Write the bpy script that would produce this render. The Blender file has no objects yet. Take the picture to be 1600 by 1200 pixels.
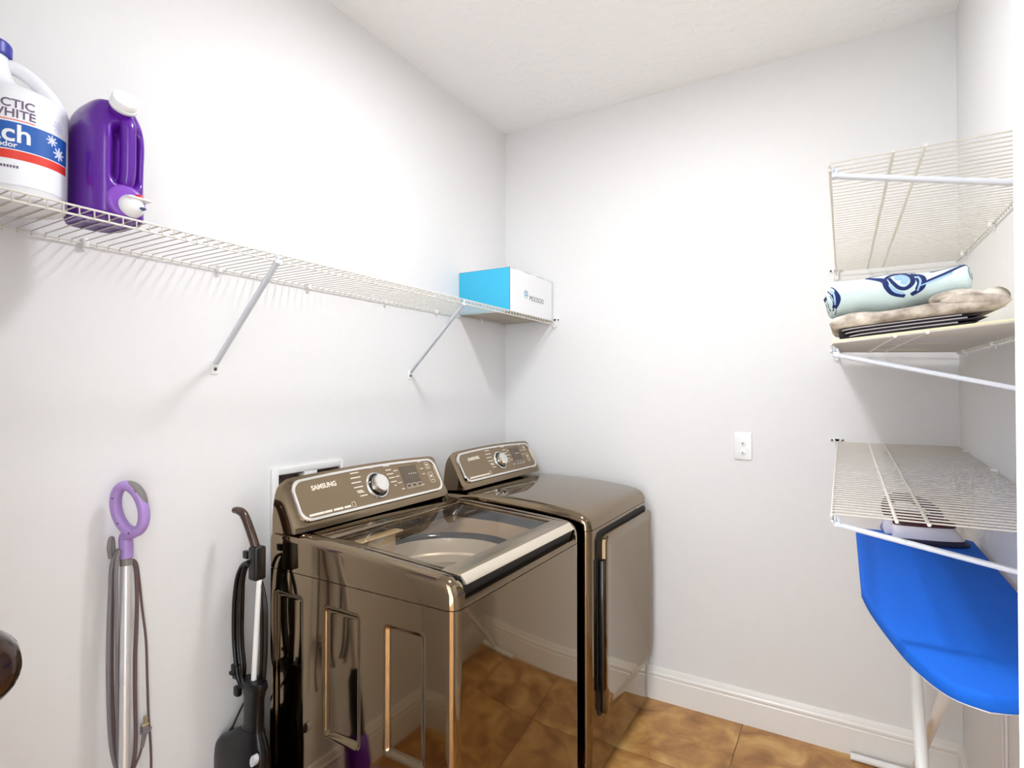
import bpy, bmesh, math, random
from mathutils import Vector, Matrix, noise
random.seed(7)
SC = bpy.context.scene
COL = SC.collection
PI = math.pi
W, L, HC = 1.885, 2.517, 2.74            # room width, back wall, ceiling height
CAM = Vector((1.529, 0.0, 1.385)); FPX = 873.5
YAW, PIT = math.radians(30.62), math.radians(0.7)

# ------------------------------------------------------------------ camera
FW = Vector((-math.sin(YAW)*math.cos(PIT), math.cos(YAW)*math.cos(PIT), math.sin(PIT)))
RT = Vector((math.cos(YAW), math.sin(YAW), 0)); UP = RT.cross(FW)
cd = bpy.data.cameras.new('camera'); co = bpy.data.objects.new('camera', cd); COL.objects.link(co)
co.matrix_world = Matrix(((RT.x, UP.x, -FW.x, CAM.x), (RT.y, UP.y, -FW.y, CAM.y), (RT.z, UP.z, -FW.z, CAM.z), (0, 0, 0, 1)))
cd.sensor_fit = 'HORIZONTAL'; cd.sensor_width = 36.0; cd.lens = FPX/1600*36.0; cd.clip_start = 0.02
SC.camera = co
def at(px, py, axis, val):               # measured picture point -> its real place on a known plane
    d = FW + RT*((px-800)/FPX) - UP*((py-600)/FPX)
    return CAM + d*((val-CAM[axis])/d[axis])

# ------------------------------------------------------------------ world, exposure
w = bpy.data.worlds.new('world'); SC.world = w; w.use_nodes = True
bg = w.node_tree.nodes['Background']; bg.inputs[0].default_value = (0.88, 0.94, 1.0, 1); bg.inputs[1].default_value = 6.3
SC.view_settings.view_transform = 'Standard'; SC.view_settings.look = 'None'
SC.view_settings.exposure = 0.08; SC.view_settings.gamma = 1.0; SC.view_settings.use_curve_mapping = False
LAMP_STRENGTH = 155.0

# ------------------------------------------------------------------ materials
def lin(c):
    c = [x/255 for x in c]
    return [x/12.92 if x <= .04045 else ((x+.055)/1.055)**2.4 for x in c] + [1]
MATS = {}
def mat(name, rgb, rough=.5, metal=0., var=0.0, scale=30., bump=0., bscale=200., spec=.5, coat=0., emit=None, estr=0., sheen=0.):
    if name in MATS: return MATS[name]
    m = bpy.data.materials.new(name); m.use_nodes = True; nt = m.node_tree; b = nt.nodes['Principled BSDF']
    c = lin(rgb); b.inputs['Base Color'].default_value = c
    b.inputs['Roughness'].default_value = rough; b.inputs['Metallic'].default_value = metal
    b.inputs['Specular IOR Level'].default_value = spec; b.inputs['Coat Weight'].default_value = coat
    b.inputs['Sheen Weight'].default_value = sheen
    if emit: b.inputs['Emission Color'].default_value = lin(emit); b.inputs['Emission Strength'].default_value = estr
    tc = nt.nodes.new('ShaderNodeTexCoord')
    nz = nt.nodes.new('ShaderNodeTexNoise'); nz.inputs['Scale'].default_value = scale; nz.inputs['Detail'].default_value = 4
    nt.links.new(tc.outputs['Object'], nz.inputs['Vector'])
    if var >= 0:
        v = max(var, .015)
        mx = nt.nodes.new('ShaderNodeMix'); mx.data_type = 'RGBA'
        mx.inputs[6].default_value = [x*(1-v) for x in c[:3]]+[1]; mx.inputs[7].default_value = [min(1, x*(1+v)) for x in c[:3]]+[1]
        nt.links.new(nz.outputs['Fac'], mx.inputs[0]); nt.links.new(mx.outputs[2], b.inputs['Base Color'])
    if bump:
        n2 = nt.nodes.new('ShaderNodeTexNoise'); n2.inputs['Scale'].default_value = bscale; n2.inputs['Detail'].default_value = 5
        nt.links.new(tc.outputs['Object'], n2.inputs['Vector'])
        bp = nt.nodes.new('ShaderNodeBump'); bp.inputs['Strength'].default_value = bump; bp.inputs['Distance'].default_value = .004
        nt.links.new(n2.outputs['Fac'], bp.inputs['Height']); nt.links.new(bp.outputs['Normal'], b.inputs['Normal'])
    MATS[name] = m
    return m
def ramp_mat(name, cols, scale, rough, bump=0., detail=6, dist=0.):
    m = mat(name, (128, 128, 128), rough=rough, bump=bump, bscale=scale*6); nt = m.node_tree; b = nt.nodes['Principled BSDF']
    tc = nt.nodes.new('ShaderNodeTexCoord'); nz = nt.nodes.new('ShaderNodeTexNoise')
    nz.inputs['Scale'].default_value = scale; nz.inputs['Detail'].default_value = detail; nz.inputs['Distortion'].default_value = dist
    oi = nt.nodes.new('ShaderNodeObjectInfo'); ad = nt.nodes.new('ShaderNodeVectorMath')
    sc = nt.nodes.new('ShaderNodeVectorMath'); sc.operation = 'SCALE'; sc.inputs['Scale'].default_value = 3.0
    nt.links.new(oi.outputs['Location'], sc.inputs[0]); nt.links.new(tc.outputs['Object'], ad.inputs[0]); nt.links.new(sc.outputs[0], ad.inputs[1])
    nt.links.new(ad.outputs[0], nz.inputs['Vector'])
    cr = nt.nodes.new('ShaderNodeValToRGB'); el = cr.color_ramp.elements
    while len(el) < len(cols): el.new(.5)
    for e, (p, c) in zip(el, cols): e.position = p; e.color = lin(c)
    nt.links.new(nz.outputs['Fac'], cr.inputs[0]); nt.links.new(cr.outputs[0], b.inputs['Base Color'])
    return m
M_wall = mat('wall_paint', (232, 231, 230), rough=.55, bump=.06, bscale=90, spec=.3)
M_ceil = mat('ceiling_paint', (247, 246, 244), rough=.32, spec=.5)
M_trim = mat('trim_paint', (240, 237, 232), rough=.3)
M_wire = mat('white_wire_coating', (226, 222, 212), rough=.35)
M_brace = mat('grey_white_brace', (214, 218, 226), rough=.35)
M_plastic = mat('white_plastic', (240, 240, 238), rough=.35)
M_screw = mat('screw_steel', (90, 88, 84), rough=.4, metal=.8)
M_bronze = mat('bronze_gloss', (140, 124, 102), rough=.055, metal=1.0, var=.02, scale=3)
M_bronze_sat = mat('bronze_satin', (165, 150, 130), rough=.3, metal=1.0, var=.02)
M_panel = mat('console_face', (140, 122, 98), rough=.34, metal=.75, var=.03, scale=5)
M_chrome = mat('chrome', (232, 230, 226), rough=.1, metal=1.0)
M_champ = mat('champagne_bar', (236, 226, 208), rough=.32, metal=.85)
M_black = mat('black_plastic', (14, 13, 13), rough=.35)
M_blackg = mat('black_gloss', (10, 9, 10), rough=.12)
M_seal = mat('dark_gap', (8, 8, 9), rough=.6)
M_tub = mat('tub_plastic_tan', (186, 162, 126), rough=.3, var=.03)
M_steel = mat('drum_steel', (226, 216, 200), rough=.3, metal=.35, var=.04)
M_wire_shaded = mat('white_wire_coating_shaded', (204, 198, 186), rough=.4)  # same white coating, darkened to paint in the shade on deck wire undersides
M_print = mat('pale_print', (232, 222, 204), rough=.5)
M_disp = mat('display_dark', (92, 78, 62), rough=.2)
M_blue = mat('ironing_cover_blue', (24, 104, 218), rough=.75, var=.06, scale=60, bump=.25, bscale=500, spec=.2)
M_purple = mat('purple_jug', (92, 24, 150), rough=.22, var=.04, scale=8)
M_lilac = mat('lilac_plastic', (172, 140, 205), rough=.3, var=.03)
M_greyp = mat('grey_rubber', (128, 122, 118), rough=.5)
M_alu = mat('aluminium_pole', (222, 221, 222), rough=.32, metal=.5)
M_cord = mat('grey_cord', (128, 122, 126), rough=.5)
M_cordb = mat('brown_cord', (104, 84, 86), rough=.5)
M_bleach = mat('bleach_white', (240, 240, 244), rough=.35)
M_bcap = mat('cap_blue', (44, 50, 160), rough=.35)
M_lblue = mat('label_blue', (34, 96, 182), rough=.4, var=.25, scale=14)
M_lred = mat('label_red', (232, 62, 44), rough=.4, var=.1, scale=20)
M_lgrey = mat('label_print_purple_grey', (112, 96, 120), rough=.5)
M_lwhite = mat('label_white', (246, 248, 252), rough=.4)
M_lpale = mat('label_pale_blue', (222, 226, 244), rough=.5)
M_red = mat('tap_red', (205, 30, 50), rough=.35)
M_dkblue = mat('dark_blue_mark', (40, 62, 100), rough=.4)
M_cyan = mat('carton_cyan', (58, 184, 224), rough=.45, var=.03)
M_cart = mat('carton_white', (242, 242, 242), rough=.45)
M_kraft = mat('carton_edge', (70, 58, 52), rough=.8)
M_cbot = mat('carton_underside', (188, 172, 158), rough=.8, var=.06)
M_ink = mat('ink_black', (28, 28, 32), rough=.5)
M_teal = mat('ink_teal', (70, 160, 190), rough=.5)
M_cream = mat('cream_liner', (236, 226, 188), rough=.5, var=.03, scale=10)
M_mint = mat('towel_mint', (214, 232, 230), rough=.9, var=.06, scale=25, bump=.5, bscale=700, sheen=.3)
M_navy = mat('towel_navy', (22, 40, 98), rough=.9, bump=.4, bscale=700)
M_sky = mat('towel_sky', (160, 196, 226), rough=.9, bump=.4, bscale=700)
M_fleece = ramp_mat('fleece_grey', [(.34, (128, 116, 104)), (.5, (186, 174, 160)), (.66, (226, 216, 202))], 26, .95, bump=.6)
M_dark = mat('blanket_charcoal', (44, 40, 50), rough=.95, var=.15, scale=60)
M_piping = mat('blanket_piping', (196, 188, 190), rough=.9)
M_maroon = mat('iron_maroon', (66, 16, 20), rough=.25)
M_ironw = mat('iron_white', (226, 220, 224), rough=.35)
M_sole = mat('iron_sole', (26, 26, 50), rough=.3)
M_tile = ramp_mat('floor_tile', [(.28, (136, 92, 46)), (.45, (176, 126, 68)), (.6, (204, 156, 90)), (.78, (228, 190, 128))], 7.5, .32, bump=.05, dist=.6)
M_grout = mat('floor_grout', (188, 152, 110), rough=.9, var=.06)
M_knob = mat('oil_rubbed_bronze', (58, 36, 28), rough=.12, metal=.8, coat=.6)
M_lamp = mat('lamp_glass', (255, 250, 242), rough=.4, emit=(248, 250, 255), estr=LAMP_STRENGTH)
M_doorw = mat('door_paint', (236, 234, 230), rough=.4)
M_vac = mat('vac_dark_plum', (14, 11, 16), rough=.3, spec=.35)
M_vacb = mat('vac_handle_brown', (66, 46, 36), rough=.22)
# tinted lid glass: light passes straight through, the surface mirrors by angle
gm = bpy.data.materials.new('lid_glass'); gm.use_nodes = True; gt = gm.node_tree; gt.nodes.clear()
go_ = gt.nodes.new('ShaderNodeOutputMaterial'); gx = gt.nodes.new('ShaderNodeMixShader'); gtr = gt.nodes.new('ShaderNodeBsdfTransparent')
ggl = gt.nodes.new('ShaderNodeBsdfGlossy'); gfr = gt.nodes.new('ShaderNodeFresnel')
gtr.inputs[0].default_value = (.97, .95, .92, 1); ggl.inputs['Roughness'].default_value = .02; gfr.inputs[0].default_value = 1.3
gge = gt.nodes.new('ShaderNodeNewGeometry'); gmu = gt.nodes.new('ShaderNodeMath'); gsu = gt.nodes.new('ShaderNodeMath'); gsu.operation = 'SUBTRACT'; gsu.inputs[0].default_value = 1; gmu.operation = 'MULTIPLY'
gt.links.new(gge.outputs['Backfacing'], gsu.inputs[1]); gt.links.new(gfr.outputs[0], gmu.inputs[0]); gt.links.new(gsu.outputs[0], gmu.inputs[1]); gt.links.new(gmu.outputs[0], gx.inputs[0]); gt.links.new(gtr.outputs[0], gx.inputs[1]); gt.links.new(ggl.outputs[0], gx.inputs[2]); gt.links.new(gx.outputs[0], go_.inputs[0])
# ceiling: orange-peel / knockdown relief
def ceil_relief():
    nt = M_ceil.node_tree; b = nt.nodes['Principled BSDF']; tc = nt.nodes.new('ShaderNodeTexCoord')
    a = nt.nodes.new('ShaderNodeTexNoise'); a.inputs['Scale'].default_value = 26; a.inputs['Detail'].default_value = 3
    r = nt.nodes.new('ShaderNodeValToRGB'); r.color_ramp.elements[0].position = .5; r.color_ramp.elements[1].position = .62
    bp = nt.nodes.new('ShaderNodeBump'); bp.inputs['Strength'].default_value = .22; bp.inputs['Distance'].default_value = .006
    nt.links.new(tc.outputs['Object'], a.inputs['Vector']); nt.links.new(a.outputs['Fac'], r.inputs[0])
    nt.links.new(r.outputs[0], bp.inputs['Height']); nt.links.new(bp.outputs['Normal'], b.inputs['Normal'])
ceil_relief()

# ------------------------------------------------------------------ mesh building
class MB:
    def __init__(s): s.v = []; s.f = []; s.m = []
    def add(s, vs, fs, mi=0):
        o = len(s.v); s.v += [Vector(p) for p in vs]
        for f in fs: s.f.append([i+o for i in f]); s.m.append(mi)
        return s
    def box(s, a, b, mi=0):
        x0, y0, z0 = a; x1, y1, z1 = b
        return s.add([(x0,y0,z0),(x1,y0,z0),(x1,y1,z0),(x0,y1,z0),(x0,y0,z1),(x1,y0,z1),(x1,y1,z1),(x0,y1,z1)],
                     [(0,3,2,1),(4,5,6,7),(0,1,5,4),(1,2,6,5),(2,3,7,6),(3,0,4,7)], mi)
    def rbox(s, a, b, r, seg=2, mi=0):
        t = bmesh.new(); bmesh.ops.create_cube(t, size=1)
        for v in t.verts: v.co = Vector([a[i]+(v.co[i]+.5)*(b[i]-a[i]) for i in range(3)])
        bmesh.ops.bevel(t, geom=t.edges[:], offset=r, segments=seg, affect='EDGES', profile=.5)
        t.verts.index_update(); s.add([v.co.copy() for v in t.verts], [[v.index for v in f.verts] for f in t.faces], mi); t.free(); return s
    def tube(s, pts, r, n=8, closed=False, mi=0):
        P = [Vector(p) for p in pts]; N = len(P); rings = []
        R = r if isinstance(r, (list, tuple)) else [r]*N
        def tan(i):
            if closed: return (P[(i+1) % N]-P[i-1]).normalized()
            return (P[min(i+1, N-1)]-P[max(i-1, 0)]).normalized()
        t = tan(0); u = t.orthogonal().normalized(); vs = []
        for i in range(N):
            t2 = tan(i); u = (u - t2*u.dot(t2)); u = u.normalized() if u.length > 1e-6 else t2.orthogonal().normalized(); v = t2.cross(u)
            vs += [P[i]+(u*math.cos(2*PI*k/n)+v*math.sin(2*PI*k/n))*R[i] for k in range(n)]
        fs = []
        for i in range(N if closed else N-1):
            j = (i+1) % N
            fs += [(i*n+k, i*n+(k+1) % n, j*n+(k+1) % n, j*n+k) for k in range(n)]
        if not closed: fs += [list(range(n))[::-1], list(range((N-1)*n, N*n))]
        return s.add(vs, fs, mi)
    def loft(s, rings, cap=True, mi=0, closed=True):
        n = len(rings[0]); vs = [p for r in rings for p in r]; fs = []
        for i in range(len(rings)-1):
            for k in range(n if closed else n-1): fs.append((i*n+k, i*n+(k+1) % n, (i+1)*n+(k+1) % n, (i+1)*n+k))
        if cap: fs += [list(range(n))[::-1], list(range((len(rings)-1)*n, len(rings)*n))]
        return s.add(vs, fs, mi)
    def lathe(s, prof, c, ax=(0,0,1), n=32, cap=True, mi=0):
        ax = Vector(ax).normalized(); u = ax.orthogonal().normalized(); v = ax.cross(u); c = Vector(c)
        return s.loft([[c+ax*h+(u*math.cos(2*PI*k/n)+v*math.sin(2*PI*k/n))*r for k in range(n)] for r, h in prof], cap, mi)
    def prism(s, poly, axis, a, b, mi=0):
        def P(p, h):
            q = [0,0,0]; o = [i for i in range(3) if i != axis]; q[o[0]] = p[0]; q[o[1]] = p[1]; q[axis] = h; return q
        return s.loft([[P(p, a) for p in poly], [P(p, b) for p in poly]], True, mi)
    def xform(s, f): s.v = [Vector(f(p)) for p in s.v]; return s
LOC = {}
def build(name, mb, mats, parent=None, ang=38, bevel=0, flat=False, origin=None):
    me = bpy.data.meshes.new(name); o0 = Vector(origin) if origin else (LOC[parent.name] if parent else Vector((0,0,0)))
    me.from_pydata([p-o0 for p in mb.v], [], mb.f)
    mats = mats if isinstance(mats, (list, tuple)) else [mats]
    for m in mats: me.materials.append(m)
    if len(mats) > 1: me.polygons.foreach_set('material_index', mb.m)
    bm = bmesh.new(); bm.from_mesh(me); bmesh.ops.recalc_face_normals(bm, faces=bm.faces[:])
    if bevel:
        es = [e for e in bm.edges if len(e.link_faces) == 2 and e.calc_face_angle(0) > .6]
        bmesh.ops.bevel(bm, geom=es, offset=bevel, segments=2, affect='EDGES', profile=.5)
    bm.to_mesh(me); bm.free()
    if not flat: me.shade_smooth(); me.set_sharp_from_angle(angle=math.radians(ang))
    ob = bpy.data.objects.new(name, me); COL.objects.link(ob)
    if parent:
        ob.parent = parent
        if origin: ob.location = o0-LOC[parent.name]
    elif origin: ob.location = o0
    LOC[ob.name] = o0 if (origin or not parent) else LOC[parent.name]
    return ob
def thing(name, loc, label, cat, group=None):
    e = bpy.data.objects.new(name, None); e.empty_display_size = .05; COL.objects.link(e); e.location = loc; LOC[e.name] = Vector(loc)
    e['label'] = label; e['category'] = cat
    if group: e['group'] = group
    return e
def tag(o, label, cat): o['label'] = label; o['category'] = cat; return o
def struct(name, mb, m, **k): o = build(name, mb, m, **k); o['kind'] = 'structure'; return o
def copy_part(src, name, parent, loc):
    o = bpy.data.objects.new(name, src.data); COL.objects.link(o); o.parent = parent; o.location = Vector(loc)-LOC[parent.name]
    LOC[o.name] = Vector(loc); return o
def text_mb(body, size, fn, ex=.0004, res=3, align='LEFT', bold=0.):
    cu = bpy.data.curves.new('t', 'FONT'); cu.body = body; cu.size = size; cu.extrude = ex; cu.resolution_u = res; cu.align_x = align; cu.offset = bold
    ob = bpy.data.objects.new('t', cu); COL.objects.link(ob)
    dg = bpy.context.evaluated_depsgraph_get(); dg.update(); me = bpy.data.meshes.new_from_object(ob.evaluated_get(dg))
    mb = MB(); mb.add([fn(v.co.x, v.co.y, v.co.z) for v in me.vertices], [list(p.vertices) for p in me.polygons])
    bpy.data.objects.remove(ob); bpy.data.curves.remove(cu); bpy.data.meshes.remove(me)
    return mb
def smooth_path(pts, n=8):               # Catmull-Rom through the points
    P = [Vector(p) for p in pts]; out = []
    for i in range(len(P)-1):
        a, b, c, d = P[max(i-1, 0)], P[i], P[i+1], P[min(i+2, len(P)-1)]
        for k in range(n):
            t = k/n; out.append(.5*((2*b)+(c-a)*t+(2*a-5*b+4*c-d)*t*t+(3*b-a-3*c+d)*t**3))
    return out+[P[-1]]
def rrect(hw, hh, r, n=6, arch=0.):      # rounded rectangle outline, counter-clockwise, centred
    o = []
    for cx, cy, a0 in ((hw-r, hh-r, 0), (-hw+r, hh-r, PI/2), (-hw+r, -hh+r, PI), (hw-r, -hh+r, 1.5*PI)):
        o += [(cx+r*math.cos(a0+PI/2*k/n), cy+r*math.sin(a0+PI/2*k/n)) for k in range(n+1)]
    return o

# ================================================================== the room
HB = 0.142
m = MB(); m.box((-.1, -1.6, -.05), (2.6, L+.1, -.006)); floor = struct('floor', m, M_grout)
T = .457; base = None
for ix in range(-3, 4):
    for iy in range(-9, 3):
        x0 = 1.163+ix*T; y0 = 2.09+iy*T
        xa, xb = max(x0, 0), min(x0+T, 2.55); ya, yb = max(y0, -1.55), min(y0+T, L)
        if xb-xa < .03 or yb-ya < .03: continue
        g = .0022; mm = MB(); mm.rbox((xa+g, ya+g, -.0065), (xb-g, yb-g, 0), .0012, 1)
        build('tile', mm, M_tile, floor, origin=((xa+xb)/2, (ya+yb)/2, 0))
m = MB(); m.box((-.1, -1.6, HC), (2.6, L+.1, HC+.1)); struct('ceiling', m, M_ceil)
# left wall with the hole for the laundry outlet box
HY0, HY1, HZ0, HZ1 = 1.136, 1.385, .90, 1.121
m = MB(); m.box((-.1, .08, 0), (0, HY0, HC)); m.box((-.1, HY1, 0), (0, L, HC)); m.box((-.1, HY0, 0), (0, HY1, HZ0)); m.box((-.1, HY0, HZ1), (0, HY1, HC))
struct('wall_left', m, M_wall)
m = MB(); m.box((-.1, L, 0), (2.6, L+.1, HC)); struct('wall_back', m, M_wall)
m = MB(); m.box((W, .2, 0), (W+.1, L, HC)); struct('wall_right', m, M_wall)
DX0, DX1, DZ = .80, 1.5863, 2.35
m = MB(); m.box((0, .08, 0), (DX0, .2, HC)); m.box((DX1, .08, 0), (W+.1, .2, HC)); m.box((DX0, .08, DZ), (DX1, .2, HC)); struct('wall_front', m, M_wall)
m = MB(); m.box((.66, -1.6, 0), (.76, .079, HC)); struct('wall_hall', m, M_wall)
def base_prof(t):                         # (out from wall, height)
    return [(0, 0), (t, 0), (t, .098), (t-.003, .101), (t-.003, .105), (t, .109), (t, .117), (t-.005, .122), (t-.007, .134), (t-.010, HB), (0, HB)]
def baseboard(name, f, a, b):
    mm = MB(); mm.loft([[f(o, h, s) for o, h in base_prof(.015)] for s in (a, b)]); struct(name, mm, M_trim, ang=25)
baseboard('baseboard_back', lambda o, h, s: (s, L-o, h), 0.0, W)
baseboard('baseboard_right', lambda o, h, s: (W-o, s, h), .2, L-.015)
baseboard('baseboard_left', lambda o, h, s: (o, s, h), .2, L-.015)
baseboard('baseboard_front', lambda o, h, s: (s, .2+o, h), .015, DX0-.07)
# door lining and casing of the doorway the picture is taken through
m = MB(); m.box((DX1-.016, .075, 0), (DX1+.001, .205, DZ)); m.rbox((DX1-.010, .2005, 0), (DX1+.055, .214, DZ+.06), .004); struct('trim_1', m, M_trim)
m = MB(); m.box((DX0-.001, .075, 0), (DX0+.016, .205, DZ)); m.rbox((DX0-.06, .2, 0), (DX0+.004, .216, DZ+.06), .004); struct('trim_2', m, M_trim)
m = MB(); m.box((DX0+.016, .075, DZ-.016), (DX1-.016, .205, DZ+.001)); m.rbox((DX0+.004, .2, DZ-.004), (DX1-.004, .216, DZ+.06), .004); struct('trim_3', m, M_trim)

# hall door at the left, only its knob reaches into the picture
m = MB(); m.box((.815, -.62, .01), (.85, .065, 2.03))
for (ya, yb, za, zb) in ((-.53, -.32, .2, .9), (-.24, -.03, .2, .9), (-.53, -.32, 1.05, 1.9), (-.24, -.03, 1.05, 1.9)):
    m.rbox((.848, ya, za), (.856, yb, zb), .004)
door = struct('door_1', m, M_doorw)
KN = at(-56, 1049, 1, .158)
m = MB(); ax = Vector((1, .12, 0)).normalized(); kc = KN
m.lathe([(.004, .032), (.016, .0315), (.026, .024), (.0315, .011), (.0325, 0), (.029, -.013), (.02, -.022), (.012, -.03), (.0115, -.06), (.0115, -.085)], kc, ax, 40)
m.lathe([(.030, -.095), (.031, -.09), (.024, -.085), (.013, -.083)], kc, ax, 32)
k = build('door_knob', m, M_knob, door, ang=60); k['label'] = 'dark bronze round door knob'

# ================================================================== ceiling light (above the frame, throws the shadows)
LX, LY = 1.0, 1.33
cl = thing('ceiling_light', (LX, LY, HC), 'round flush ceiling light with glowing white glass disc above the middle of the room', 'ceiling light')
m = MB(); m.lathe([(.125, 0), (.128, -.004), (.128, -.030), (.122, -.034), (.114, -.034), (.112, -.028)], (LX, LY, HC-.001), n=40, cap=False); build('base_pan', m, M_trim, cl)
m = MB(); m.lathe([(.1115, -.029), (.110, -.033), (.003, -.0335)], (LX, LY, HC), n=40); build('glass_disc', m, M_lamp, cl)

# ================================================================== wire shelves
def wire_shelf(nm, label, xw, xf, ya, yb, za, zb, sp, mids, lip, braces, clips, rw=.0013, rl=.0022, wa_=None, wb_=None):
    sg = 1 if xf > xw else -1
    wa_ = za if wa_ is None else wa_; wb_ = zb if wb_ is None else wb_
    zz = lambda y: za+(zb-za)*(y-ya)/(yb-ya)                 # height at the front
    zw = lambda y: wa_+(wb_-wa_)*(y-ya)/(yb-ya)              # height at the wall
    zx = lambda x, y: zw(y)+(zz(y)-zw(y))*(x-xw)/(xf-xw)
    tw_ = lambda y: -sg*math.asin((zz(y)-zw(y))/abs(xf-xw))
    t = thing(nm, (xw, (ya+yb)/2, (za+zb)/2), label, 'wire shelf')
    n = int((yb-ya)/sp)
    xs = xw+sg*.009
    pts = [(xs-sg*.004, 0, -.009), (xs-sg*.003, 0, -.002), (xs, 0, 0), (xf-sg*.004, 0, 0), (xf, 0, -.003), (xf+sg*.0005, 0, -lip)]
    mm = MB(); mm.tube(pts, rw, 6); mm.xform(lambda p: p-Vector((xw, 0, 0)))
    first = None
    for i in range(n+1):
        y = ya+i*sp
        if first is None:
            mm.xform(lambda p: p+Vector((xw, y, zw(y)))); first = build('deck_wire', mm, M_wire_shaded, t, origin=(xw, y, zw(y))); first.rotation_euler.y = tw_(y)
        else: copy_part(first, 'deck_wire', t, (xw, y, zw(y))).rotation_euler.y = tw_(y)
    def rail(name, x, dz, r, ext=.004):
        q = MB(); q.tube([(x, ya-ext, zx(x, ya-ext)+dz), (x, yb, zx(x, yb)+dz)], r, 8); return build(name, q, M_wire, t)
    rail('back_rail', xw+sg*.008, -.0045, rl)
    rail('front_rail', xf-sg*.0005, -rw-rl*.4, rl); rail('lip_rail', xf-sg*.0018, -lip, rl)
    for x in mids: rail('middle_rail', x, -.0008, .0033, .012)
    for y in clips:
        q = MB(); z = zw(y)
        q.rbox((min(xw, xw+sg*.016), y-.006, z-.014), (max(xw, xw+sg*.016), y+.006, z+.007), .003); q.rbox((min(xw, xw+sg*.005), y-.004, z-.022), (max(xw, xw+sg*.005), y+.004, z-.010), .0015)
        build('wall_clip', q, M_plastic, t)
    for (y, xt, zt, yf, zf, foot) in braces:
        q = MB(); a = Vector((xt, y, zt)); b = Vector((xw+sg*.006, yf, zf))
        d = (b-a).normalized(); s1 = Vector((0, 1, 0)); s2 = d.cross(s1).normalized(); s1 = s2.cross(d)
        prof = rrect(.0085, .0045, .004, 3)
        q.loft([[p+s1*u+s2*v for u, v in prof] for p in (a, b)])
        br = build('support_brace', q, M_brace, t)
        q = MB(); q.tube([(xt-sg*.006, y, zt-.004), (xt-sg*.001, y, zt+.012), (xt+sg*.004, y, zt+.018), (xt+sg*.004, y, zt+.002)], .003, 6); q.rbox((xt-.006, y-.009, zt-.004), (xt+.006, y+.009, zt+.006), .002)
        build('brace_hook', q, M_brace, br)
        if foot:
            q = MB(); q.rbox((min(xw, xw+sg*.004), yf-.011, zf-.03), (max(xw, xw+sg*.004), yf+.011, zf+.008), .0015); q.rbox((min(xw, xw+sg*.009), yf-.009, zf-.01), (max(xw, xw+sg*.009), yf+.009, zf+.007), .002)
            build('brace_foot', q, M_plastic, br)
            q = MB(); q.lathe([(.0045, 0), (.0045, .0025), (.002, .003)], (xw+sg*.004, yf, zf-.016), (sg, 0, 0), 12); build('screw', q, M_screw, br)
    # end bracket on the back wall
    q = MB(); z = zz(L); x = xf-sg*.001
    u = [(x-.008, L-.008, z+.006), (x-.008, L-.008, z-.026), (x-.004, L-.008, z-.031), (x+.004, L-.008, z-.031), (x+.008, L-.008, z-.026), (x+.008, L-.008, z+.006)]
    q.tube(u, .0025, 6); q.box((x-.008, L-.004, z-.03), (x+.008, L-.0005, z+.01)); q.rbox((x-.024, L-.004, z-.001), (x+.024, L-.0005, z+.011), .0015); q.tube([(x-.008, L-.0125, z-.026), (x-.004, L-.0125, z-.031), (x+.004, L-.0125, z-.031), (x+.008, L-.0125, z-.026)], .002, 6)
    build('end_bracket', q, M_plastic, t)
    for dx in (-.018, .018):
        q = MB(); q.lathe([(.004, 0), (.004, .002), (.002, .003)], (x+dx, L-.004, z+.005), (0, -1, 0), 10); build('screw', q, M_screw, t)
    return t
SZ = 1.7345
wire_shelf('wire_shelf', 'long white wire shelf on the left wall over the washer, holding jugs and a carton', 0, .293, .215, 2.498, SZ, SZ, .0248,
           [], .019, [(.918, .290, SZ-.022, .931, 1.462, True), (1.732, .290, SZ-.022, 1.759, 1.462, True)], [.612, .939, 1.248, 1.609, 1.926, 2.276], rw=.0014, rl=.0022)
def rs(label, za, zb, bz, braceslope, yb_, wa_=None, wb_=None):
    y = 1.262; xt = 1.518; zt = za-.022; xe = W
    return wire_shelf('wire_shelf', label, W, 1.508, 1.25, 2.502, za, zb, .0254, [1.612, 1.660], .014,
        [(y, xt, zt, yb_, zt-braceslope*(xe-xt), True)], [1.55, 1.95, 2.36], rw=.0016, rl=.0024, wa_=wa_, wb_=wb_)
rs('topmost white wire shelf on the right wall, empty, seen from below', 1.828, 1.848, 0, .235, 1.262)
rs('middle white wire shelf on the right wall, holding the folded blankets and towel', 1.477, 1.535, 0, .245, 1.262, 1.512, 1.522)
rs('lowest white wire shelf on the right wall, empty, above the blue ironing board', 1.147, 1.188, 0, .18, 1.262)

# ================================================================== bleach bottle
BC = Vector((.158, .437, SZ+.0016)); BU = Vector((.31, .951, 0))
bl = thing('bleach_bottle', BC, 'white plastic bleach bottle with blue cap and blue and red label on the left shelf', 'bottle')
prof = [(0, .070, 0), (.003, .075, 0), (.010, .078, 0), (.10, .0785, 0), (.196, .0785, 0), (.204, .0765, 0), (.211, .069, -.005), (.218, .056, -.017), (.227, .042, -.029), (.239, .033, -.035), (.255, .029, -.037), (.275, .026, -.037), (.287, .0235, -.036), (.296, .023, -.036)]
m = MB(); m.loft([[BC+BU*o+Vector((r*math.cos(a), r*math.sin(a), z)) for a in [2*PI*k/48 for k in range(48)]] for z, r, o in prof]); build('body', m, M_bleach, bl, ang=60)
m = MB(); hp = smooth_path([BC+BU*o+Vector((0, 0, z)) for o, z in ((-.026, .262), (-.014, .271), (.004, .268), (.026, .254), (.047, .233), (.062, .210), (.066, .192))], 5)
m.tube(hp, [.0130]*len(hp), 14); build('handle', m, M_bleach, bl, ang=70)
m = MB(); c = BC-BU*.036
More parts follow.
